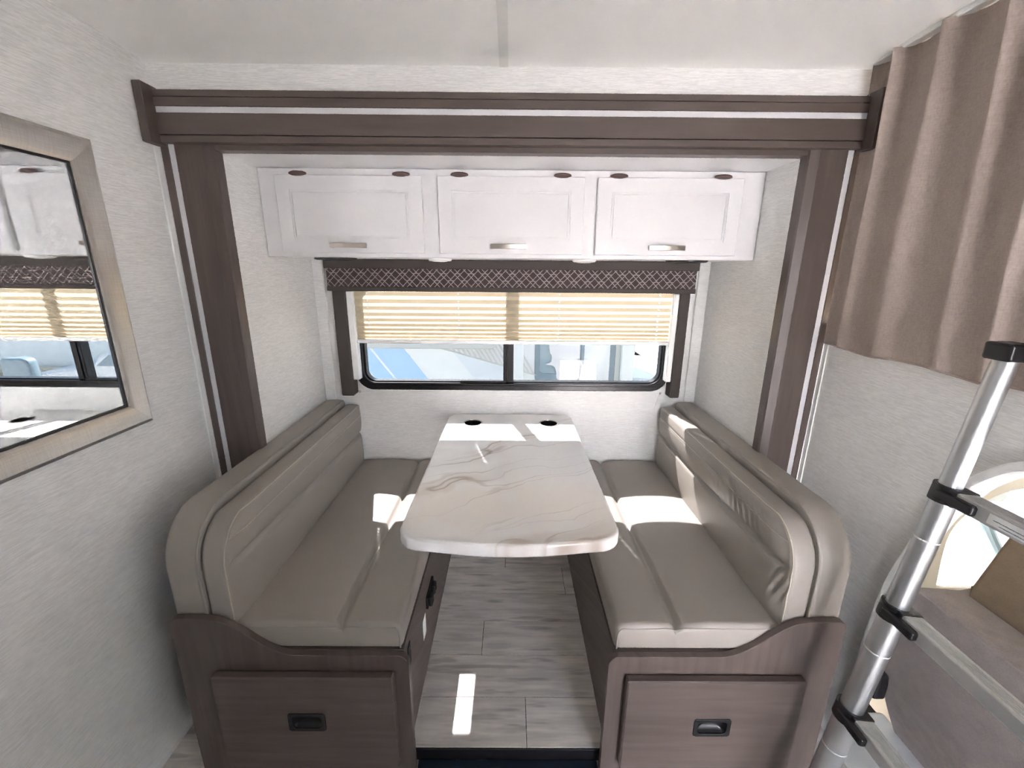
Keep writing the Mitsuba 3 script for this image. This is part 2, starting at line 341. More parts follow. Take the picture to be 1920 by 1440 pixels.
# ------------------------------------------------------------------ overhead cabinet
cab = thing('overhead_cabinet', 'white wall cabinet with three raised-panel flap doors above the window', 'cabinet')
part(cab, 'body', cbox(XL + 0.003, XR - 0.003, 1.690, YW - 0.002, 1.487, 1.7955, 0.002), M_white)
def door_mesh(x0, x1, z0, z1):
    y0, y1 = 1.671, 1.6895
    m = mani(cbox(x0, x1, y0, y1, z0, z1, 0.0025))
    for ins, w, d in ((0.050, 0.0035, 0.003), (0.058, 0.0030, 0.004)):
        outer = mani(bbox(x0 + ins, x1 - ins, y0 - 0.01, y0 + d, z0 + ins, z1 - ins))
        inner = mani(bbox(x0 + ins + w, x1 - ins - w, y0 - 0.02, y0 + d + 0.01, z0 + ins + w, z1 - ins - w))
        m = m - (outer - inner)
    return unmani(m)
hinge_prof = [(0.001, 0.016), (0.012, 0.0155), (0.022, 0.0125), (0.029, 0.008), (0.032, 0.003), (0.0325, 0.0)]
def hinge(x):
    m = lathe([(0.0, 0.016)] + hinge_prof + [(0.0, 0.0)], 24)
    m.vertices = np.stack([m.vertices[:, 0], -m.vertices[:, 2] + 0.002, m.vertices[:, 1] * 0.28], 1)
    m = fix(m); m.apply_translation([x, 1.672, 1.7745]); return m
def pull(x, z):
    t = np.linspace(-1, 1, 15)
    w = 0.066
    out = np.array([(w * a, 0.026 - 0.006 * a * a) for a in t])
    inn = np.array([(w * a * 0.93, 0.021 - 0.006 * a * a) for a in t])
    P = np.vstack([[(-w, 0.0)], out, [(w, 0.0), (w * 0.90, 0.0)], inn[::-1], [(-w * 0.90, 0.0)]])
    m = slab(P, z - 0.009, z + 0.009, 0.0012, 'z'); m.vertices[:, 1] = 1.6712 - m.vertices[:, 1]; m.vertices[:, 0] += x
    m.invert(); return fix(m)
for (x0, x1), hx, px in (((-0.856, -0.326), (-0.769, -0.399), -0.605), ((-0.269, 0.265), (-0.189, 0.182), -0.011), ((0.312, 0.840), (0.386, 0.761), 0.577)):
    d = part(cab, 'door', door_mesh(x0, x1, 1.5015, 1.7705), M_white)
    part(d, 'handle', pull(px, 1.529), M_nickel, label='satin nickel bar pull')
    for h in hx: part(d, 'hinge', hinge(h), M_bronze, label='small brown hinge cover')
def disc_light(x, y, lens, rim, name, lab, catg, r, drop, grp):
    k = thing(name, lab, catg, grp)
    z = 1.4865
    part(k, 'rim', lathe([(r * 0.80, 0), (r, 0), (r * 0.99, -drop * 0.45), (r * 0.90, -drop * 0.75), (r * 0.80, -drop * 0.7)], 36, (x, y, z)), rim)
    part(k, 'lens' if 'light' in name else 'grille', lathe([(0, -0.0005), (r * 0.81, -0.0005), (r * 0.81, -drop * 0.65), (r * 0.5, -drop * 0.95), (0, -drop)], 36, (x, y, z)), lens)
for x, w in ((-0.281, 'nearer the mirror'), (0.287, 'nearer the curtain')):
    disc_light(x, 1.75, M_bumpwhite, M_trimwhite, 'puck_light', f'round white puck light under the overhead cabinet, {w}', 'light', 0.046, 0.013, 'puck lights under the cabinet')
for x, w in ((-0.705, 'by the mirror-side alcove wall'), (0.705, 'by the curtain-side alcove wall')):
    disc_light(x, 1.785, M_black, M_black, 'speaker', f'round black speaker under the cabinet {w}', 'speaker', 0.080, 0.010, 'black speakers under the cabinet')

# ------------------------------------------------------------------ window, blind, valance
labels['window_1'] = {'label': 'wide black-framed sliding window above the dinette table', 'category': 'window', 'kind': 'structure'}
part('window_1', 'frame', slab(rrect(-0.760, 0.780, 0.864, 1.484, 0.085, 10), 2.040, 2.062, 0.004, 'y', [rrect(-0.722, 0.744, 0.900, 1.446, 0.055, 10)]), M_frameblack)
part('window_1', 'outer_frame', slab(rrect(-0.750, 0.770, 0.874, 1.472, 0.073, 10), 2.0625, 2.100, 0.001, 'y', [rrect(-0.715, 0.738, 0.905, 1.444, 0.05, 10)]), M_frameblack)
part('window_1', 'mullion', cbox(-0.036, 0.014, 2.052, 2.098, 0.902, 1.446, 0.002), M_frameblack)
part('window_1', 'mullion_rib', cbox(-0.020, -0.012, 2.046, 2.053, 0.905, 1.444, 0.001), M_frameblack)
part('window_1', 'sash_rail', cbox(-0.25, -0.020, 2.048, 2.060, 0.8995, 0.911, 0.0015), M_frameblack)
part('window_1', 'track', cbox(-0.70, 0.72, 2.0365, 2.0405, 0.886, 0.8895, 0.0008), M_frameblack)
for a, b in ((-0.7165, -0.030), (0.010, 0.7395)):
    part('window_1', 'pane', trimesh.Trimesh([(a, 2.084, 0.903), (b, 2.084, 0.903), (b, 2.084, 1.447), (a, 2.084, 1.447)], [[0, 1, 2], [0, 2, 3]], process=False), 'mat_pane', False, label='tinted glass pane')

bl = thing('pleated_blind', 'cream pleated blind half drawn over the window, glowing in the sun', 'blind')
xb0, xb1 = -0.727, 0.748
zp = [1.362]
for k_ in range(19):
    st = 0.0168 - 0.0105 * (k_ / 18) ** 0.9
    zp.append(zp[-1] - st)
zp = np.array(zp); zp = 1.362 - (1.362 - zp) * (1.362 - 1.122) / (1.362 - zp[-1])
yp_ = 2.012 + 0.0042 * np.where(np.arange(len(zp)) % 2, 1, -1)
cords = [-0.667, -0.245, 0.225, 0.690]
hw = 0.0042
xsn = np.unique(np.concatenate([[xb0, xb1], np.linspace(xb0, xb1, 25)] + [[c - hw, c + hw] for c in cords]))
xsn = xsn[np.concatenate([[True], np.diff(xsn) > 1e-5])]
V, Fc = [], []
for i in range(len(zp)):
    for x in xsn: V.append((x, yp_[i], zp[i]))
nx = len(xsn); V = list(V)
for i in range(len(zp) - 1):
    for j in range(nx - 1):
        a, b, c_, d_ = i * nx + j, i * nx + j + 1, (i + 1) * nx + j + 1, (i + 1) * nx + j
        mid = 0.5 * (xsn[j] + xsn[j + 1])
        if xsn[j + 1] - xsn[j] < 2.2 * hw and any(abs(mid - q) < hw * 0.5 for q in cords):
            # a slot for the cord in the middle of the facet
            n0 = len(V); A, B = np.array(V[a]), np.array(V[d_])
            for x in (xsn[j], xsn[j + 1]):
                for t in (0.25, 0.60): V.append((x, A[1] + (B[1] - A[1]) * t, A[2] + (B[2] - A[2]) * t))
            Fc += [(a, n0, n0 + 2), (a, n0 + 2, b), (n0 + 1, d_, c_), (n0 + 1, c_, n0 + 3)]
        else: Fc += [(a, d_, c_), (a, c_, b)]
part(bl, 'pleats', trimesh.Trimesh(np.array(V), np.array(Fc), process=False), 'mat_blind', False, label='pleated cream cloth')
part(bl, 'bottom_rail', rbox(xb0 - 0.001, xb1 + 0.001, 2.000, 2.026, 1.1035, 1.1225, 0.005, 0.2, 3), M_trimwhite, label='pale grey-white bottom rail')
for c in cords:
    part(bl, 'cord', tube([(c, 2.012, 1.36), (c, 2.012, 1.12)], 0.0006, 6), M_trimwhite)
for x0, x1 in ((-0.760, -0.7285), (0.7495, 0.776)):
    part(bl, 'side_channel', cbox(x0, x1, 1.996, 2.038, 0.925, 1.345, 0.003), M_trimwhite, label='white upright side channel')

for s_ in (-1, 1):
    c_ = part(bl, 'tension_cord', tube(smooth_path([(s_ * 0.752, 2.050, 0.852), (s_ * 0.744, 2.052, 0.832), (s_ * 0.736, 2.053, 0.800), (s_ * 0.733, 2.054, 0.750)], 5), 0.0011, 6), M_trimwhite)
    part(c_, 'clip', rbox(s_ * 0.752 - 0.005, s_ * 0.752 + 0.005, 2.044, 2.0555, 0.846, 0.858, 0.003, 0.01, 2), M_nickel)

va = thing('window_valance', 'dark window valance with a pale lattice pattern under the cabinet', 'valance')
part(va, 'top_bar', cbox(-0.832, 0.836, 1.955, YW - 0.013, 1.446, 1.4865, 0.003), M_dark, label='plain charcoal top bar')
part(va, 'pattern_panel', cbox(-0.827, 0.831, 1.968, 1.995, 1.3665, 1.4465, 0.001), M_lattice, False, label='charcoal cloth with a pale lattice')
part(va, 'bottom_bar', cbox(-0.828, 0.832, 1.962, 1.997, 1.347, 1.367, 0.002), M_dark, label='plain charcoal lower bar')
for x0, x1 in ((-0.820, -0.7605), (0.7765, 0.823)):
    part(va, 'leg', cbox(x0, x1, 1.990, YW - 0.001, 0.846, 1.348, 0.004), M_dark, label='plain charcoal upright leg')

# ------------------------------------------------------------------ dinette table
tb = thing('dinette_table', 'white marble-look dinette table with two cup holders between the benches', 'table')
def arc_front():
    P = [(0.305, 2.048 - 0.0), (0.305, 2.048)]
    P = list(map(tuple, []))
    # back edge with rounded corners
    for t in np.radians(np.linspace(0, 90, 8)): P.append((0.255 + 0.05 * math.cos(t), 1.997 + 0.05 * math.sin(t)))
    for t in np.radians(np.linspace(90, 180, 8)): P.append((-0.255 + 0.05 * math.cos(t), 1.997 + 0.05 * math.sin(t)))
    r, cx, cy = 0.065, 0.2465, 1.072
    for t in np.radians(np.linspace(180, 258, 9)): P.append((-cx + r * math.cos(t), cy + r * math.sin(t)))
    for x in np.linspace(-0.22, 0.22, 17)[1:-1]: P.append((x, 0.982 + 0.0265 * (x / 0.235) ** 2))
    for t in np.radians(np.linspace(282, 360, 9)): P.append((cx + r * math.cos(t), cy + r * math.sin(t)))
    return np.array(P)
O = arc_front(); NO = ring_normals(O if Polygon(O).exterior.is_ccw else O[::-1])
if not Polygon(O).exterior.is_ccw: O = O[::-1]
pts = []
for a in np.radians(np.linspace(0, 90, 6)):
    ins = 0.010 * (1 - math.cos(a)); dz = 0.010 * math.sin(a)
    pts.append(to_axis(O - NO * ins, 0.730 + dz, 'z')); pts.append(to_axis(O - NO * ins, 0.708 - dz, 'z'))
top = mani(hull(np.vstack(pts)))
cups = [(-0.177, 1.911), (0.184, 1.911)]
for cx, cy in cups:
    cyl = trimesh.creation.cylinder(0.0425, 0.2, sections=40); cyl.apply_translation([cx, cy, 0.72]); top = top - mani(cyl)
part(tb, 'tabletop', unmani(top), M_marble, smooth=35)
for cx, cy in cups:
    c = part(tb, 'cup_holder', lathe([(0, -0.062), (0.036, -0.062), (0.0405, -0.055), (0.042, 0.0), (0.0400, -0.001), (0.0385, -0.054), (0.034, -0.059), (0, -0.059)], 40, (cx, cy, 0.740)), M_black, label='dark recessed cup')
    part(c, 'rim', lathe([(0.0395, 0.0), (0.0400, 0.0022), (0.0450, 0.0028), (0.0475, 0.0015), (0.0478, 0.0)], 40, (cx, cy, 0.740)), M_nickel, label='thin metal rim')
part(tb, 'wall_bracket', cbox(-0.25, 0.25, 2.025, YW - 0.001, 0.660, 0.697, 0.003), M_nickel)
part(tb, 'leg', tube([(0, 1.955, 0.0), (0, 1.955, 0.699)], 0.03, 20), M_nickel)

# ------------------------------------------------------------------ dinette benches
def seat_panel_outline():
    """front view of the end panel (x of the curtain-side bench, z)"""
    P = [(0.281, -0.046), (0.281, 0.372)]
    for t in np.radians(np.linspace(180, 90, 7)): P.append((0.313 + 0.032 * math.cos(t), 0.373 + 0.032 * math.sin(t)))
    for t in np.linspace(0, 1, 22):
        x = 0.585 + t * (0.835 - 0.585)
        s = t * t * t * (t * (6 * t - 15) + 10)
        P.append((x, 0.405 + 0.121 * (0.55 * s + 0.45 * t * t * (3 - 2 * t))))
    P += [(0.87, 0.5268)]
    for t in np.radians(np.linspace(90, 0, 6)): P.append((0.905 + 0.020 * math.cos(t), 0.5065 + 0.020 * math.sin(t)))
    P += [(0.925, -0.046)]
    return np.array(P)
ZT = 0.786
def round_corner(y0, R, top):
    def f(V):
        V = V.copy(); z = V[:, 2]; h = np.clip((z - (top - R)) / R, 0, 1)
        ys = y0 + R - R * np.sqrt(np.maximum(1 - h * h, 0))
        y1 = YW - 0.006
        V[:, 1] = ys + (V[:, 1] - y0) / (y1 - y0) * (y1 - ys)
        return V
    return f
def bench(s, where, wrinkle, seed):
    k = thing('dinette_bench', f'greige vinyl dinette bench with brown wooden base beside the {where}', 'bench', 'dinette benches either side of the table')
    M = lambda m: mirrored(m, s)
    part(k, 'base_panel', M(cbox(0.3045, 0.320, 0.972, YW - 0.004, 0.0005, 0.395, 0.001)), M_woodh)
    part(k, 'seat_rail', M(cbox(0.298, 0.90, 0.971, YW - 0.004, 0.380, 0.404, 0.001)), M_woodh)
    ep = part(k, 'end_panel', M(slab(seat_panel_outline(), 0.950, 0.970, 0.0015, 'y')), M_woodv)
    # drawer front with a flush pull
    dm = mani(cbox(0.331, 0.833, 0.9235, 0.9495, 0.018, 0.347, 0.004)) if s > 0 else mani(cbox(0.321, 0.826, 0.9235, 0.9495, 0.018, 0.354, 0.004))
    hx, hz = (0.585, 0.183) if s > 0 else (0.573, 0.197)
    hole = slab(rrect(hx - 0.042, hx + 0.042, hz - 0.024, hz + 0.024, 0.01), 0.90, 0.9475, 0, 'y')
    d = part(k, 'drawer_front', M(unmani(dm - mani(hole))), M_woodh)
    h = part(d, 'handle', M(slab(rrect(hx - 0.053, hx + 0.053, hz - 0.032, hz + 0.032, 0.009), 0.9205, 0.9255, 0.0012, 'y', [rrect(hx - 0.041, hx + 0.041, hz - 0.022, hz + 0.022, 0.012)])), M_black, label='black flush pull')
    g = np.linspace(-1, 1, 17); A, B = np.meshgrid(g, g, indexing='ij')
    dish = np.stack([hx + 0.0415 * A, 0.9245 + 0.0165 * np.clip(1 - np.maximum(np.abs(A) ** 3, np.abs(B) ** 2), 0, 1) ** 0.6, hz + 0.0235 * B], -1).reshape(-1, 3)
    idx = np.arange(17 * 17).reshape(17, 17); q = np.stack([idx[:-1, :-1], idx[1:, :-1], idx[1:, 1:], idx[:-1, 1:]], -1).reshape(-1, 4)
    dm_ = trimesh.Trimesh(dish, np.vstack([q[:, [0, 1, 2]], q[:, [0, 2, 3]]]), process=False)
    scene[key(d + '__pull_recess')] = mikit.ply(mirrored(dm_, s), M_black, smooth=True)
    # seat cushion with a stitched valley along its length
    def fseat(V):
        V = V.copy(); x, y, z = V[:, 0], V[:, 1], V[:, 2]
        up = np.clip((z - 0.44) / 0.04, 0, 1)
        gx = 0.470 + 0.004 * np.sin(y * 7)
        groove = np.exp(-((x - gx) / 0.0085) ** 2)
        crown = 0.010 * (1 - np.clip(np.abs((x - 0.385) / 0.085), 0, 1) ** 2.5) * (x < gx) + 0.010 * (1 - np.clip(np.abs((x - 0.62) / 0.15), 0, 1) ** 2.5) * (x >= gx)
        V[:, 2] += up * (crown - 0.017 * groove + 0.0020 * (meshkit.fbm(np.stack([x * 9, y * 7, z * 0], 1), 3, seed) - 0.5))
        front = np.clip((1.005 - y) / 0.02, 0, 1)
        V[:, 1] += front * 0.006 * groove * np.clip((z - 0.42) / 0.06, 0, 1)
        V[:, 1] -= front * 0.004 * np.sin(np.clip((z - 0.406) / 0.08, 0, 1) * np.pi)
        return V
    c = part(k, 'seat_cushion', M(rbox(0.300, 0.79, 0.973, YW - 0.008, 0.4045, 0.483, 0.016, 0.009, 4, fseat)), M_vinyl, smooth=True)
    xs = np.linspace(0.318, 0.742, 60)
    pz = 0.4775 + 0.006 * np.sin(np.clip((xs - 0.31) / 0.44, 0, 1) * np.pi) * 0.4 - 0.010 * np.exp(-((xs - 0.470) / 0.012) ** 2)
    path = np.vstack([[(0.306, 0.9715, 0.412), (0.306, 0.9705, 0.45), (0.3085, 0.9708, 0.468)], np.stack([xs, np.full_like(xs, 0.9735) + 0.004 * np.exp(-((xs - 0.470) / 0.012) ** 2), pz], 1)])
    part(c, 'piping', M(tube(path, 0.0022, 8)), M_vinyl)
    # back cushion
    def zfront(y): return 0.733 - 0.0 * y
    tuck = lambda y: 0.640 + 0.022 * np.clip((1.6 - y) / 0.6, 0, 1)
    def fback(V):
        V = V.copy(); x, y, z = V[:, 0], V[:, 1], V[:, 2]
        face = np.clip((0.80 - x) / 0.03, 0, 1)
        cz = np.clip((z - 0.48) / (ZT - 0.48), 0, 1)
        inner = np.clip((y - 0.99) / 0.05, 0, 1) * np.clip((2.05 - y) / 0.03, 0, 1)
        tk = tuck(y); valley = np.exp(-((z - tk) / 0.008) ** 2) * np.clip((y - 0.985) / 0.05, 0, 1)
        st = np.exp(-((z - 0.735) / 0.0035) ** 2)
        up = (z > tk)
        bulge = np.where(up, 0.014 * np.sin(np.clip((z - tk) / (0.79 - tk), 0, 1) * np.pi) ** 0.7, 0.012 * np.sin(np.clip((z - 0.46) / (tk - 0.46), 0, 1) * np.pi) ** 0.7)
        dx = -face * inner * bulge + face * (0.014 * valley + 0.003 * st * inner)
        V[:, 2] += face * 0.0
        if wrinkle:
            env = np.exp(-((y - 1.20) / 0.21) ** 2) * np.clip((z - tk) / 0.02, 0, 1) * np.clip((0.775 - z) / 0.03, 0, 1)
            w = np.sin(y * 185 + 3.0 * meshkit.noise(np.stack([y * 18, z * 14, 0 * y], 1), 4) * 2 + (z - 0.7) * 20)
            dx += face * env * 0.0028 * w * (0.4 + meshkit.noise(np.stack([y * 16, z * 8, 0 * y], 1), 9))
            low = np.exp(-(((y - 1.01) / 0.03) ** 2)) * np.exp(-((z - 0.60) / 0.05) ** 2)
            dx += face * low * 0.004 * np.sin(y * 240 + z * 90)
        dx += face * 0.002 * (meshkit.fbm(np.stack([y * 6, z * 9, 0 * y], 1), 3, seed + 3) - 0.5)
        V[:, 0] += dx
        return round_corner(0.975, 0.125, ZT)(V)
    b = part(k, 'back_cushion', M(rbox(0.762, 0.829, 0.975, YW - 0.006, 0.470, ZT, 0.014, 0.0075, 4, fback)), M_vinyl, smooth=True)
    # piping round the edge of the back cushion, and a fine stitched line along its face
    e = [(0.7655, 0.9785, z) for z in np.linspace(0.50, ZT - 0.006, 44)] + [(0.7655, y, ZT - 0.0045) for y in np.linspace(0.981, 2.04, 60)]
    part(b, 'piping', M(tube(fback(np.array(e)), 0.0019, 8)), M_thread, label='pale stitched edge')
    ln = fback(np.array([(0.762, y, 0.735) for y in np.linspace(0.985, 2.04, 120)])); ln[:, 0] -= 0.0006
    part(b, 'stitching', M(tube(ln, 0.0013, 6)), M_thread, label='pale stitched line')
    # outer shell
    def fshell(V):
        V = V.copy(); x, y, z = V[:, 0], V[:, 1], V[:, 2]
        V[:, 2] += 0.004 * np.clip((z - 0.76) / 0.04, 0, 1) * np.sin(np.clip((x - 0.83) / 0.092, 0, 1) * np.pi)
        V[:, 0] += 0.0015 * (meshkit.fbm(np.stack([y * 5, z * 8, x * 0], 1), 3, seed + 5) - 0.5)
        return round_corner(0.973, 0.145, 0.808)(V)
    part(k, 'back_shell', M(rbox(0.8305, 0.923, 0.973, YW - 0.006, 0.470, 0.808, 0.013, 0.014, 4, fshell)), M_vinyl, smooth=True, label='padded outer shell of the backrest')
    part(k, 'shell_piping', M(tube(np.stack([np.full(41, 0.8325), *np.array([(0.973, z) for z in np.linspace(0.50, 0.663, 6)][:-1] + [(0.973 + 0.145 - 0.145 * math.cos(t), 0.663 + 0.145 * math.sin(t)) for t in np.radians(np.linspace(0, 90, 16))] + [(y, 0.808) for y in np.linspace(1.13, 2.03, 20)]).T], 1), 0.0028, 8)), M_vinyl)
    return k
b1 = bench(-1, 'mirror wall', False, 11)
b2 = bench(1, 'ladder', True, 23)
# hardware on the aisle side of the mirror-side bench
lt = part(b1, 'latch_plate', rbox(-0.3045, -0.296, 1.30, 1.42, 0.235, 0.285, 0.003, 0.02, 2), M_black, label='black latch')
for y in (1.325, 1.385): part(lt, 'knob', rbox(-0.297, -0.282, y - 0.018, y + 0.018, 0.24, 0.28, 0.006, 0.02, 3), M_black)
part(b1, 'label_tag', cbox(-0.3045, -0.3032, 1.235, 1.28, 0.16, 0.24, 0.0003), M_trimwhite, label='small white tag')
part(b1, 'finger_slot', rbox(-0.3045, -0.302, 1.03, 1.06, 0.27, 0.345, 0.001, 0.02, 2), M_black, label='small black slot')

# ------------------------------------------------------------------ framed mirror on the wall
mr = thing('wall_mirror', 'mirror in a brushed champagne metal frame on the wall beside the alcove', 'mirror')
YM0, YM1, ZM0, ZM1 = 0.10, 1.190, 1.010, 1.753
xf, wf = XWL + 0.0005, 0.062
def frame_side(a, b, axis_):
    """a mitred length of frame moulding, from corner a to corner b (y, z)"""
    prof = [(0.0, 0.0), (0.0, 0.014), (0.010, 0.020), (0.048, 0.017), (wf, 0.010), (wf, 0.0)]   # (inward, off the wall)
    c = np.array([(YM0 + YM1) / 2, (ZM0 + ZM1) / 2])
    V = []
    for e in (a, b):
        inw = np.sign(c - np.array(e))
        for i, o in prof: V.append((xf + o, e[0] + inw[0] * i, e[1] + inw[1] * i))
    n = len(prof); Fc = []
    for i in range(n):
        j = (i + 1) % n; Fc += [(i, j, n + j), (i, n + j, n + i)]
    for i in range(1, n - 1): Fc += [(0, i + 1, i), (n, n + i, n + i + 1)]
    return fix(trimesh.Trimesh(np.array(V), np.array(Fc), process=False))
for a, b in (((YM0, ZM1), (YM1, ZM1)), ((YM1, ZM1), (YM1, ZM0)), ((YM1, ZM0), (YM0, ZM0)), ((YM0, ZM0), (YM0, ZM1))):
    part(mr, 'frame_side', frame_side(a, b, 0), M_brushed, smooth=25)
part(mr, 'inner_lip', slab(rrect(YM0 + wf - 0.001, YM1 - wf + 0.001, ZM0 + wf - 0.001, ZM1 - wf + 0.001, 0), xf, xf + 0.008, 0, 'x', [rrect(YM0 + wf + 0.006, YM1 - wf - 0.006, ZM0 + wf + 0.006, ZM1 - wf - 0.006, 0)]), M_black, False, label='dark inner lip')
part(mr, 'glass', bbox(xf, xf + 0.005, YM0 + wf, YM1 - wf, ZM0 + wf, ZM1 - wf), M_mirror, False, label='mirror glass')

# ------------------------------------------------------------------ bulkhead, arch to the cab
arch = [(1.032, ZF + 0.14)] + [(1.034, 0.30), (1.030, 0.44), (1.015, 0.60), (0.990, 0.72), (0.953, 0.858), (0.912, 0.955), (0.868, 1.018), (0.812, 1.067), (0.72, 1.105), (0.60, 1.125), (0.30, 1.130), (-0.05, 1.125), (-0.18, 1.09), (-0.27, 1.0), (-0.30, 0.85), (-0.30, ZF + 0.14)]
A = smooth_path(arch)
struct('wall_right', slab([(-1.05, ZF - 0.05), (YP, ZF - 0.05), (YP, 1.225), (-1.05, 1.225)], XWR, XWR + 0.03, 0, 'x', [A]), M_paper, 'textured bulkhead wall with the arched opening to the cab', 'wall')
NA = ring_normals(A if Polygon(A).exterior.is_ccw else A[::-1]);
if not Polygon(A).exterior.is_ccw: A = A[::-1]; NA = ring_normals(A)
struct('trim_4', slab(A + NA * 0.004, XWR - 0.010, XWR + 0.045, 0.004, 'x', [A - NA * 0.020]), M_trimwhite, 'white plastic trim around the arched cab opening', 'trim')
struct('trim_6', cbox(-1.0715, -1.0660, 1.412, 1.431, ZF, 1.797, 0.001), M_trimwhite, 'thin white edging strip beside the brown post next to the mirror wall', 'trim')
struct('trim_5', cbox(1.0655, 1.0705, 1.415, 1.431, ZF, 1.215, 0.001), M_trimwhite, 'thin white edging strip beside the brown post under the curtain', 'trim')

# cab beyond the arch
struct('wall_cab_side', slab([(1.10, -0.45), (2.6, -0.45), (2.6, 1.20), (1.10, 1.20)], 1.24, 1.30, 0.004, 'y', [smooth_path([(1.482, 0.40), (1.470, 0.58), (1.498, 0.665), (1.562, 0.732), (1.67, 0.775), (1.9, 0.79), (2.3, 0.765), (2.42, 0.42), (2.30, 0.39), (1.9, 0.39), (1.482, 0.40)])[:-1]]), M_cream, 'cream cab side trim around the bright driver window', 'wall')
struct('wall_cab_other_side', slab([(1.10, -0.45), (2.6, -0.45), (2.6, 1.20), (1.10, 1.20)], -1.05, -1.0, 0, 'y', [rrect(1.35, 2.4, 0.38, 0.90, 0.05)]), M_cream, 'cream cab side trim on the entry side', 'wall')
struct('wall_cab_nose', slab([(-1.0, -0.45), (1.30, -0.45), (1.30, 2.06), (-1.0, 2.06)], 2.60, 2.64, 0, 'x', [rrect(-0.85, 1.15, 0.35, 0.95, 0.08)]), M_cream, 'cream cab front below the bunk with the windscreen opening', 'wall')
struct('floor_cab', bbox(1.10, 2.6, -1.0, 1.24, -0.50, -0.45), M_joint, 'dark cab floor beyond the arch', 'floor')
struct('floor_bunk', bbox(XWR + 0.001, 2.6, -1.0, YP, 1.226, 1.28), M_cream, 'underside of the bunk over the cab', 'floor')
struct('wall_bunk_side', bbox(1.12, 2.6, YP, YP + 0.05, 1.2, 2.06), M_paper, 'side wall of the bunk behind the curtain', 'wall')
struct('wall_bunk_other_side', bbox(1.12, 2.6, -1.05, -1.0, 1.2, 2.06), M_paper, 'side wall of the bunk on the entry side', 'wall')
struct('sill_cab', rbox(XWR - 0.012, 1.19, 0.30, 1.034, ZF, ZF + 0.155, 0.012, 0.05, 3), M_trimwhite, 'white plastic sill at the foot of the cab arch', 'sill')

def sheet(name, P, lab):
    P = np.array(P, float); scene[name] = mikit.ply(trimesh.Trimesh(P, [[0, 1, 2], [0, 2, 3]], process=False), 'mat_cabpane')
    labels[name] = {'label': lab, 'category': 'window', 'kind': 'structure'}
sheet('window_2', [(1.42, 1.27, 0.36), (2.50, 1.27, 0.36), (2.50, 1.27, 0.86), (1.42, 1.27, 0.86)], 'driver door glass beyond the ladder')
sheet('window_3', [(1.30, -1.02, 0.34), (2.45, -1.02, 0.34), (2.45, -1.02, 0.95), (1.30, -1.02, 0.95)], 'passenger door glass of the cab')
sheet('window_4', [(2.62, -0.9, 0.30), (2.62, 1.2, 0.30), (2.62, 1.2, 1.0), (2.62, -0.9, 1.0)], 'windscreen of the cab')

cs = thing('cab_seat', 'grey and brown upholstered cab seat beyond the ladder', 'seat')
prof = smooth_path([(1.225, 0.616), (1.16, 0.622), (1.108, 0.624), (1.097, 0.612), (1.090, 0.535), (1.085, 0.367), (1.101, 0.269), (1.141, 0.166), (1.252, -0.053), (1.30, -0.10), (1.42, -0.10), (1.46, 0.30), (1.34, 0.60), (1.225, 0.616)], 4)[:-1]
part(cs, 'lower_back', slab(prof, 0.42, 0.978, 0.008, 'y'), M_seatgrey, smooth=50, label='grey cloth lower back')
prof2 = smooth_path([(1.228, 0.616), (1.262, 0.716), (1.292, 0.80), (1.32, 0.845), (1.40, 0.865), (1.48, 0.84), (1.47, 0.74), (1.36, 0.612), (1.228, 0.616)], 5)[:-1]
part(cs, 'upper_back', slab(prof2, 0.44, 0.968, 0.02, 'y'), M_seatbrown, smooth=50, label='brown cloth upper back')
part(cs, 'base', cbox(1.22, 1.66, 0.48, 0.93, -0.45, -0.02, 0.01), M_black)
part(cs, 'belt_anchor', rbox(1.060, 1.098, 0.955, 0.985, 0.245, 0.335, 0.010, 0.02, 3), M_black, label='black belt anchor')
dm = thing('door_mirror', 'blue-grey side mirror seen through the bright driver window', 'mirror')
part(dm, 'housing', slab(rrect(1.770, 1.905, 0.590, 0.80, 0.035), 1.452, 1.53, 0.015, 'y', ), M_extpane, smooth=50)
part(dm, 'glass', slab(rrect(1.788, 1.888, 0.610, 0.785, 0.03), 1.446, 1.451, 0.001, 'y'), M_sidewhite)
part(dm, 'arm', tube([(1.83, 1.49, 0.60), (1.84, 1.42, 0.48), (1.83, 1.315, 0.37)], 0.018, 10), M_extpane)

# ------------------------------------------------------------------ curtain of the bunk
cu = thing('bunk_curtain', 'taupe privacy curtain hanging from the ceiling in front of the bunk', 'curtain')
ny, nz = 300, 70
U, W = np.meshgrid(np.linspace(0, 1, ny), np.linspace(0, 1, nz), indexing='ij')
yc = 1.412 - 1.16 * U
ztop, zbot = 2.026, 1.2155
Z = ztop + (zbot - ztop) * W
ph = 2 * np.pi * (U * 1.16) / 0.128 + 1.1 * np.sin(U * 14) + 0.9 * (W - 0.3) * np.sin(U * 9 + 1)
amp = (0.027 * (1 - 0.80 * W)) * (0.65 + 0.5 * meshkit.noise(np.stack([U * 12, W * 1.2, 0 * U], -1), 5))
X = 1.043 + amp * (np.sin(ph) + 0.28 * np.sin(2 * ph + 0.7)) + 0.010 * (meshkit.fbm(np.stack([U * 9, W * 3, 0 * U], -1), 3, 8) - 0.5)
yc = yc + 0.010 * np.cos(ph) * (1 - 0.5 * W)
Z = Z + 0.004 * np.sin(ph * 0.5) * W
near = np.clip((U - 0.0) / 0.05, 0, 1)
Vc = np.stack([X, yc, Z], -1).reshape(-1, 3)
idx = np.arange(ny * nz).reshape(ny, nz); q = np.stack([idx[:-1, :-1], idx[1:, :-1], idx[1:, 1:], idx[:-1, 1:]], -1).reshape(-1, 4)
part(cu, 'cloth', trimesh.Trimesh(Vc, np.vstack([q[:, [0, 1, 2]], q[:, [0, 2, 3]]]), process=False), M_curtain, smooth=True)
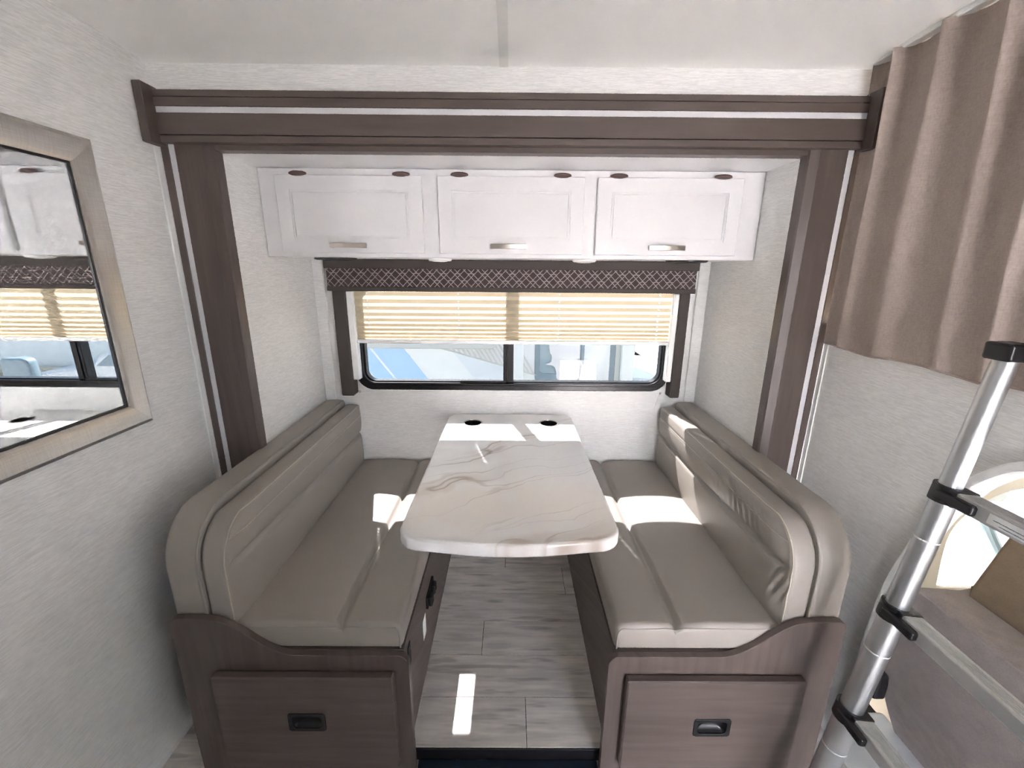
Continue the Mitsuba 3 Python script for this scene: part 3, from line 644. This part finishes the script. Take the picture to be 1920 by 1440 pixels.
hemV = Vc.reshape(ny, nz, 3)[:, -5:].copy()
part(cu, 'hem', tube(hemV[::2, -1], 0.0028, 6), M_curtain)
part(cu, 'track', cbox(1.030, 1.056, 0.20, 1.428, 2.0225, 2.0365, 0.002), M_trimwhite, label='slim white ceiling track')

# ------------------------------------------------------------------ telescopic ladder
ld = thing('telescopic_ladder', 'aluminium telescopic ladder with black clamps leaning on the bunk edge', 'ladder')
def rail_pt(t, y): # t = z
    return np.array([0.953 + (1.309 - t) * (0.820 - 0.953) / (1.309 - 0.253), y, t])
ax_dir = rail_pt(1.3, 0.8) - rail_pt(0.3, 0.8); ax_dir /= np.linalg.norm(ax_dir)
rungs = [1.004 + 0.0, 0.706, 0.405, 0.105]
radii = [0.0195, 0.0220, 0.0245, 0.0270, 0.0295]
cuts = [1.318, 1.004, 0.706, 0.405, 0.105, ZF]
for y in (0.80, 0.38):
    for i in range(5):
        a, b = rail_pt(cuts[i], y), rail_pt(cuts[i + 1], y)
        r = part(ld, 'rail_section', tube([a, a * 0.99 + b * 0.01, b * 0.99 + a * 0.01, b], radii[i], 28), M_alu, smooth=40)
        if i:
            c = a + (b - a) * 0.36
            part(r, 'joint_ring', tube([c, c - ax_dir * 0.003], radii[i] + 0.0006, 28), M_trimwhite)
    e = rail_pt(1.312, y)
    part(ld, 'end_cap', rbox(e[0] - 0.027, e[0] + 0.024, y - 0.026, y + 0.026, 1.288, 1.322, 0.006, 0.02, 3), M_black, label='black end cap')
    e = rail_pt(ZF, y)
    part(ld, 'foot', rbox(e[0] - 0.034, e[0] + 0.034, y - 0.034, y + 0.034, ZF, ZF + 0.04, 0.008, 0.02, 3), M_black, label='black rubber foot')
ang = math.atan2(ax_dir[0], ax_dir[2])
for j, z in enumerate(rungs):
    c = rail_pt(z, 0.59)
    Rm = trimesh.transformations.rotation_matrix(ang, [0, 1, 0])
    m = rbox(-0.017, 0.030, -0.205, 0.205, -0.016, 0.016, 0.004, 0.1, 2); m.apply_transform(Rm); m.apply_translation(c)
    r = part(ld, 'rung', m, M_alurung)
    for g in (-0.006, 0.0, 0.006, 0.012, 0.018):
        q = cbox(g - 0.0012, g + 0.0012, -0.165, 0.165, 0.0155, 0.0172, 0.0004); q.apply_transform(Rm); q.apply_translation(c)
        part(r, 'tread_rib', q, M_alurung)
    if j == 0:
        q = cbox(-0.0176, -0.0168, 0.035, 0.115, -0.010, 0.010, 0.0002); q.apply_transform(Rm); q.apply_translation(c)
        st = part(r, 'sticker', q, M_trimwhite, label='small pale printed sticker')
        for dy, wz in ((0.0, 0.062), (-0.006, 0.05)):
            q = cbox(-0.01775, -0.01755, 0.044, 0.044 + wz, dy - 0.0004, dy + 0.0012, 0.00005); q.apply_transform(Rm); q.apply_translation(c)
            scene[key(st + '_print')] = mikit.ply(q, M_extdark)
    for s in (1, -1):
        cc = rail_pt(z, 0.59 + s * 0.21)
        rr = radii[j + 1] + 0.0045
        body = tube([-0.019 * np.array([0, 0, 1.0]), 0.019 * np.array([0, 0, 1.0])], rr, 24)
        tongue = rbox(-rr - 0.002, -rr + 0.016, -0.075 if s > 0 else -0.004, 0.004 if s > 0 else 0.075, -0.013, 0.009, 0.006, 0.02, 3)
        collar = rbox(-0.019, 0.032, -0.034 if s > 0 else 0.0, 0.0 if s > 0 else 0.034, -0.0185, 0.0185, 0.004, 0.02, 2)
        q = cat(body, tongue, collar); q.apply_transform(Rm); q.apply_translation(cc)
        part(ld, 'clamp', q, M_black, label='black plastic clamp with a release tongue')

# ------------------------------------------------------------------ outside the window
GZ = -1.0
struct('ground', bbox(-60, 60, -40, 60, GZ - 0.1, GZ), M_asphalt, 'sunlit pale asphalt of the lot outside', 'ground')
nb = thing('neighbour_motorhome', 'white motorhome with blue stripes parked outside the window', 'motorhome')
YB = 4.6
part(nb, 'body', rbox(-4.5, 1.352, YB, YB + 2.3, -0.55, 2.1, 0.06, 1.0, 3), M_sidewhite)
def decal(P, name, m, d=0.003, lab=None): part(nb, name, slab(P, YB - d, YB + 0.001, 0, 'y'), m, False, label=lab)
sl = lambda x, z: x + (0.61 - z) * 0.735
def band(x0, x1, z0=-0.3, z1=0.9): return [(sl(x0, z0), z0), (sl(x1, z0), z0), (sl(x1, z1), z1), (sl(x0, z1), z1)]
decal(band(-1.76, -1.555), 'stripe', M_stripe, lab='narrow blue diagonal stripe')
decal(band(-1.525, -1.175), 'stripe', M_stripe, lab='broad blue diagonal stripe')
decal([(-0.66, 0.60), (-0.07, 0.42), (0.01, 0.42), (0.01, -0.1), (-0.12, -0.1)], 'swoosh', M_swoosh, lab='pale grey swoosh')
part(nb, 'awning_case', slab(rrect(-4.2, -0.145, 0.612, 0.80, (0.02, 0.02, 0.02, 0.075)), YB - 0.09, YB, 0.012, 'y'), M_extgrey, label='grey rounded case')
lv = part(nb, 'louvre_panel', slab([(-0.80, 0.616), (-0.06, 0.405), (0.262, 0.318), (0.262, 0.90), (-0.80, 0.90)], YB - 0.012, YB, 0.002, 'y'), M_extpale, label='pale louvred panel')
for i in range(16):
    x = -0.62 + i * 0.058
    zb = 0.616 - (x + 0.80) * 0.285 + 0.012
    q = slab([(x, zb), (x + 0.020, zb - 0.004), (x - 0.16, zb + 0.30), (x - 0.18, zb + 0.30)], YB - 0.024, YB - 0.011, 0.002, 'y')
    part(lv, 'slat', q, M_extgrey)
part(nb, 'louvre_edge', slab([(-0.80, 0.612), (0.30, 0.302), (0.30, 0.318), (-0.80, 0.628)], YB - 0.02, YB, 0.002, 'y'), M_extgrey)
part(nb, 'corner_post', rbox(0.020, 0.142, YB - 0.03, YB + 0.02, -0.4, 1.2, 0.012, 0.3, 3), M_sidewhite)
wn = part(nb, 'cab_window', slab(rrect(0.268, 0.805, 0.225, 0.95, 0.06), YB - 0.02, YB, 0.004, 'y', [rrect(0.318, 0.770, 0.335, 0.92, 0.05)]), M_extdark, label='slate window frame')
part(wn, 'pane', bbox(0.30, 0.785, YB - 0.008, YB - 0.004, 0.31, 0.94), M_extpane, False)
part(wn, 'seat_cover', slab(smooth_path([(0.400, 0.92), (0.420, 0.60), (0.445, 0.54), (0.440, 0.47), (0.385, 0.44), (0.47, 0.42), (0.50, 0.36), (0.53, 0.262), (0.735, 0.265), (0.755, 0.45), (0.745, 0.92)], 4), YB - 0.034, YB - 0.012, 0.006, 'y'), M_extpale, label='pale seat cover')
part(nb, 'mirror_arm', tube([(0.74, YB - 0.03, 0.50), (0.78, YB - 0.12, 0.44), (0.84, YB - 0.12, 0.42)], 0.012, 8), M_extgrey)
part(nb, 'wing_mirror', slab(smooth_path([(0.77, 0.43), (0.83, 0.44), (0.92, 0.34), (0.93, 0.15), (0.74, 0.15), (0.75, 0.27), (0.77, 0.43)], 5)[:-1], YB - 0.20, YB - 0.06, 0.02, 'y'), M_extpale, smooth=50, label='pale wing mirror')
part(nb, 'door_gap', cbox(1.090, 1.150, YB - 0.004, YB + 0.001, -0.5, 1.5, 0.001), M_extdark, label='dark door gap')
part(nb, 'door_edge', cbox(1.150, 1.200, YB - 0.008, YB + 0.001, -0.5, 1.5, 0.001), M_extgrey)
part(nb, 'pillar', rbox(1.205, 1.350, YB - 0.05, YB + 0.01, -0.5, 1.6, 0.02, 0.4, 3), M_sidewhite)
hoodp = smooth_path([(1.35, 0.20), (1.6, 0.185), (2.1, 0.14), (2.45, 0.05), (2.6, -0.15), (2.62, -0.5), (1.35, -0.5)], 4)
part(nb, 'hood', slab(hoodp, YB + 0.35, YB + 2.0, 0.03, 'y'), M_sidewhite, smooth=40)
part(nb, 'antenna', tube([(2.15, YB + 0.45, 0.12), (2.08, YB + 0.45, 0.95)], 0.006, 6), M_extdark)
part(nb, 'far_mirror', slab(rrect(2.85, 3.15, 0.12, 0.52, 0.07), YB - 0.3, YB - 0.18, 0.02, 'y'), M_extdark, smooth=50)
part(nb, 'far_mirror_arm', tube([(3.0, YB - 0.24, 0.13), (2.75, YB - 0.1, 0.0), (2.45, YB + 0.4, 0.0)], 0.018, 8), M_extdark)
for x in (-3.2, 2.0):
    w = trimesh.creation.cylinder(0.38, 0.25, sections=28, transform=trimesh.transformations.rotation_matrix(np.pi / 2, [1, 0, 0])); w.apply_translation([x, YB + 0.55, GZ + 0.38]); part(nb, 'wheel', w, M_tyre)
def car(name, lab, x0, y0, L, Wd, H, m, flip=1):
    k = thing(name, lab, 'car')
    z = GZ + 0.22
    body = smooth_path([(0, 0.1), (0.02, 0.5), (0.10, 0.62), (0.30, 0.72), (0.36, 0.74), (0.45, 1.0), (0.75, 1.0), (0.90, 0.74), (0.98, 0.70), (1.0, 0.45), (1.0, 0.1)], 4)
    B = np.stack([x0 + L * (body[:, 0] if flip > 0 else 1 - body[:, 0]), z + (H - 0.22) * (body[:, 1] - 0.1) / 0.9], 1)
    part(k, 'body', slab(B, y0, y0 + Wd, 0.05, 'y'), m, smooth=40)
    win = np.array([(0.39, 0.75), (0.46, 0.95), (0.60, 0.96), (0.60, 0.75)]); win2 = np.array([(0.62, 0.75), (0.62, 0.96), (0.74, 0.95), (0.86, 0.76)])
    for w_ in (win, win2):
        q = np.stack([x0 + L * (w_[:, 0] if flip > 0 else 1 - w_[:, 0]), z + (H - 0.22) * (w_[:, 1] - 0.1) / 0.9], 1)
        part(k, 'side_window', slab(q, y0 - 0.008, y0 + 0.01, 0.002, 'y'), M_extdark, False)
    for fx in (0.2, 0.8):
        w = trimesh.creation.cylinder(0.31, 0.2, sections=24, transform=trimesh.transformations.rotation_matrix(np.pi / 2, [1, 0, 0])); w.apply_translation([x0 + fx * L, y0 + 0.12, GZ + 0.31]); part(k, 'wheel', w, M_tyre)
car('parked_car', 'blue car parked far outside beyond the motorhome', 2.6, 12.0, 4.3, 1.8, 1.5, M_bluecar)
car('parked_car', 'small pale car parked nearer, outside the window', 2.75, 7.0, 3.4, 1.4, 1.05, M_extpale, -1)
vn = thing('parked_motorhome', 'long white motorhome parked farther off, past the nose of the striped one', 'motorhome')
part(vn, 'body', rbox(3.15, 11.5, 8.6, 10.9, -0.62, 2.1, 0.15, 1.0, 3), M_sidewhite)
part(vn, 'window', cbox(5.6, 7.2, 8.58, 8.62, 0.7, 1.3, 0.004), M_extdark)
for x in (4.4, 10.0):
    w = trimesh.creation.cylinder(0.38, 0.25, sections=24, transform=trimesh.transformations.rotation_matrix(np.pi / 2, [1, 0, 0])); w.apply_translation([x, 8.8, GZ + 0.38]); part(vn, 'wheel', w, M_tyre)

om = thing('opposite_motorhome', 'white motorhome parked across the lane on the entry side, behind the viewer', 'motorhome')
part(om, 'body', rbox(-4.0, 4.5, -9.4, -7.0, -0.5, 2.2, 0.08, 1.0, 3), M_sunwhite)
part(om, 'window', cbox(-0.8, 0.6, -7.01, -6.99, 0.6, 1.3, 0.004), M_extdark)
for x in (-2.6, 3.0):
    w = trimesh.creation.cylinder(0.38, 0.25, sections=28, transform=trimesh.transformations.rotation_matrix(np.pi / 2, [1, 0, 0])); w.apply_translation([x, -7.3, GZ + 0.38]); part(om, 'wheel', w, M_tyre)

# ------------------------------------------------------------------ what lights the room from behind the camera
fr = thing('refrigerator', 'tall white refrigerator behind the viewer beside the entry door', 'refrigerator')
part(fr, 'body', cbox(-0.02, 0.54, -0.995, -0.38, ZF, 1.16, 0.006), M_white)
part(fr, 'handle', tube([(0.02, -0.372, 0.6), (0.02, -0.372, 1.05)], 0.008, 8), M_nickel)
gc = thing('galley_counter', 'white galley counter behind the viewer', 'counter')
part(gc, 'cabinet', cbox(-1.065, -0.025, -0.99, -0.42, ZF, 0.84, 0.004), M_white)
part(gc, 'worktop', rbox(-1.068, -0.024, -0.995, -0.40, 0.84, 0.875, 0.005, 0.2, 3), M_white)
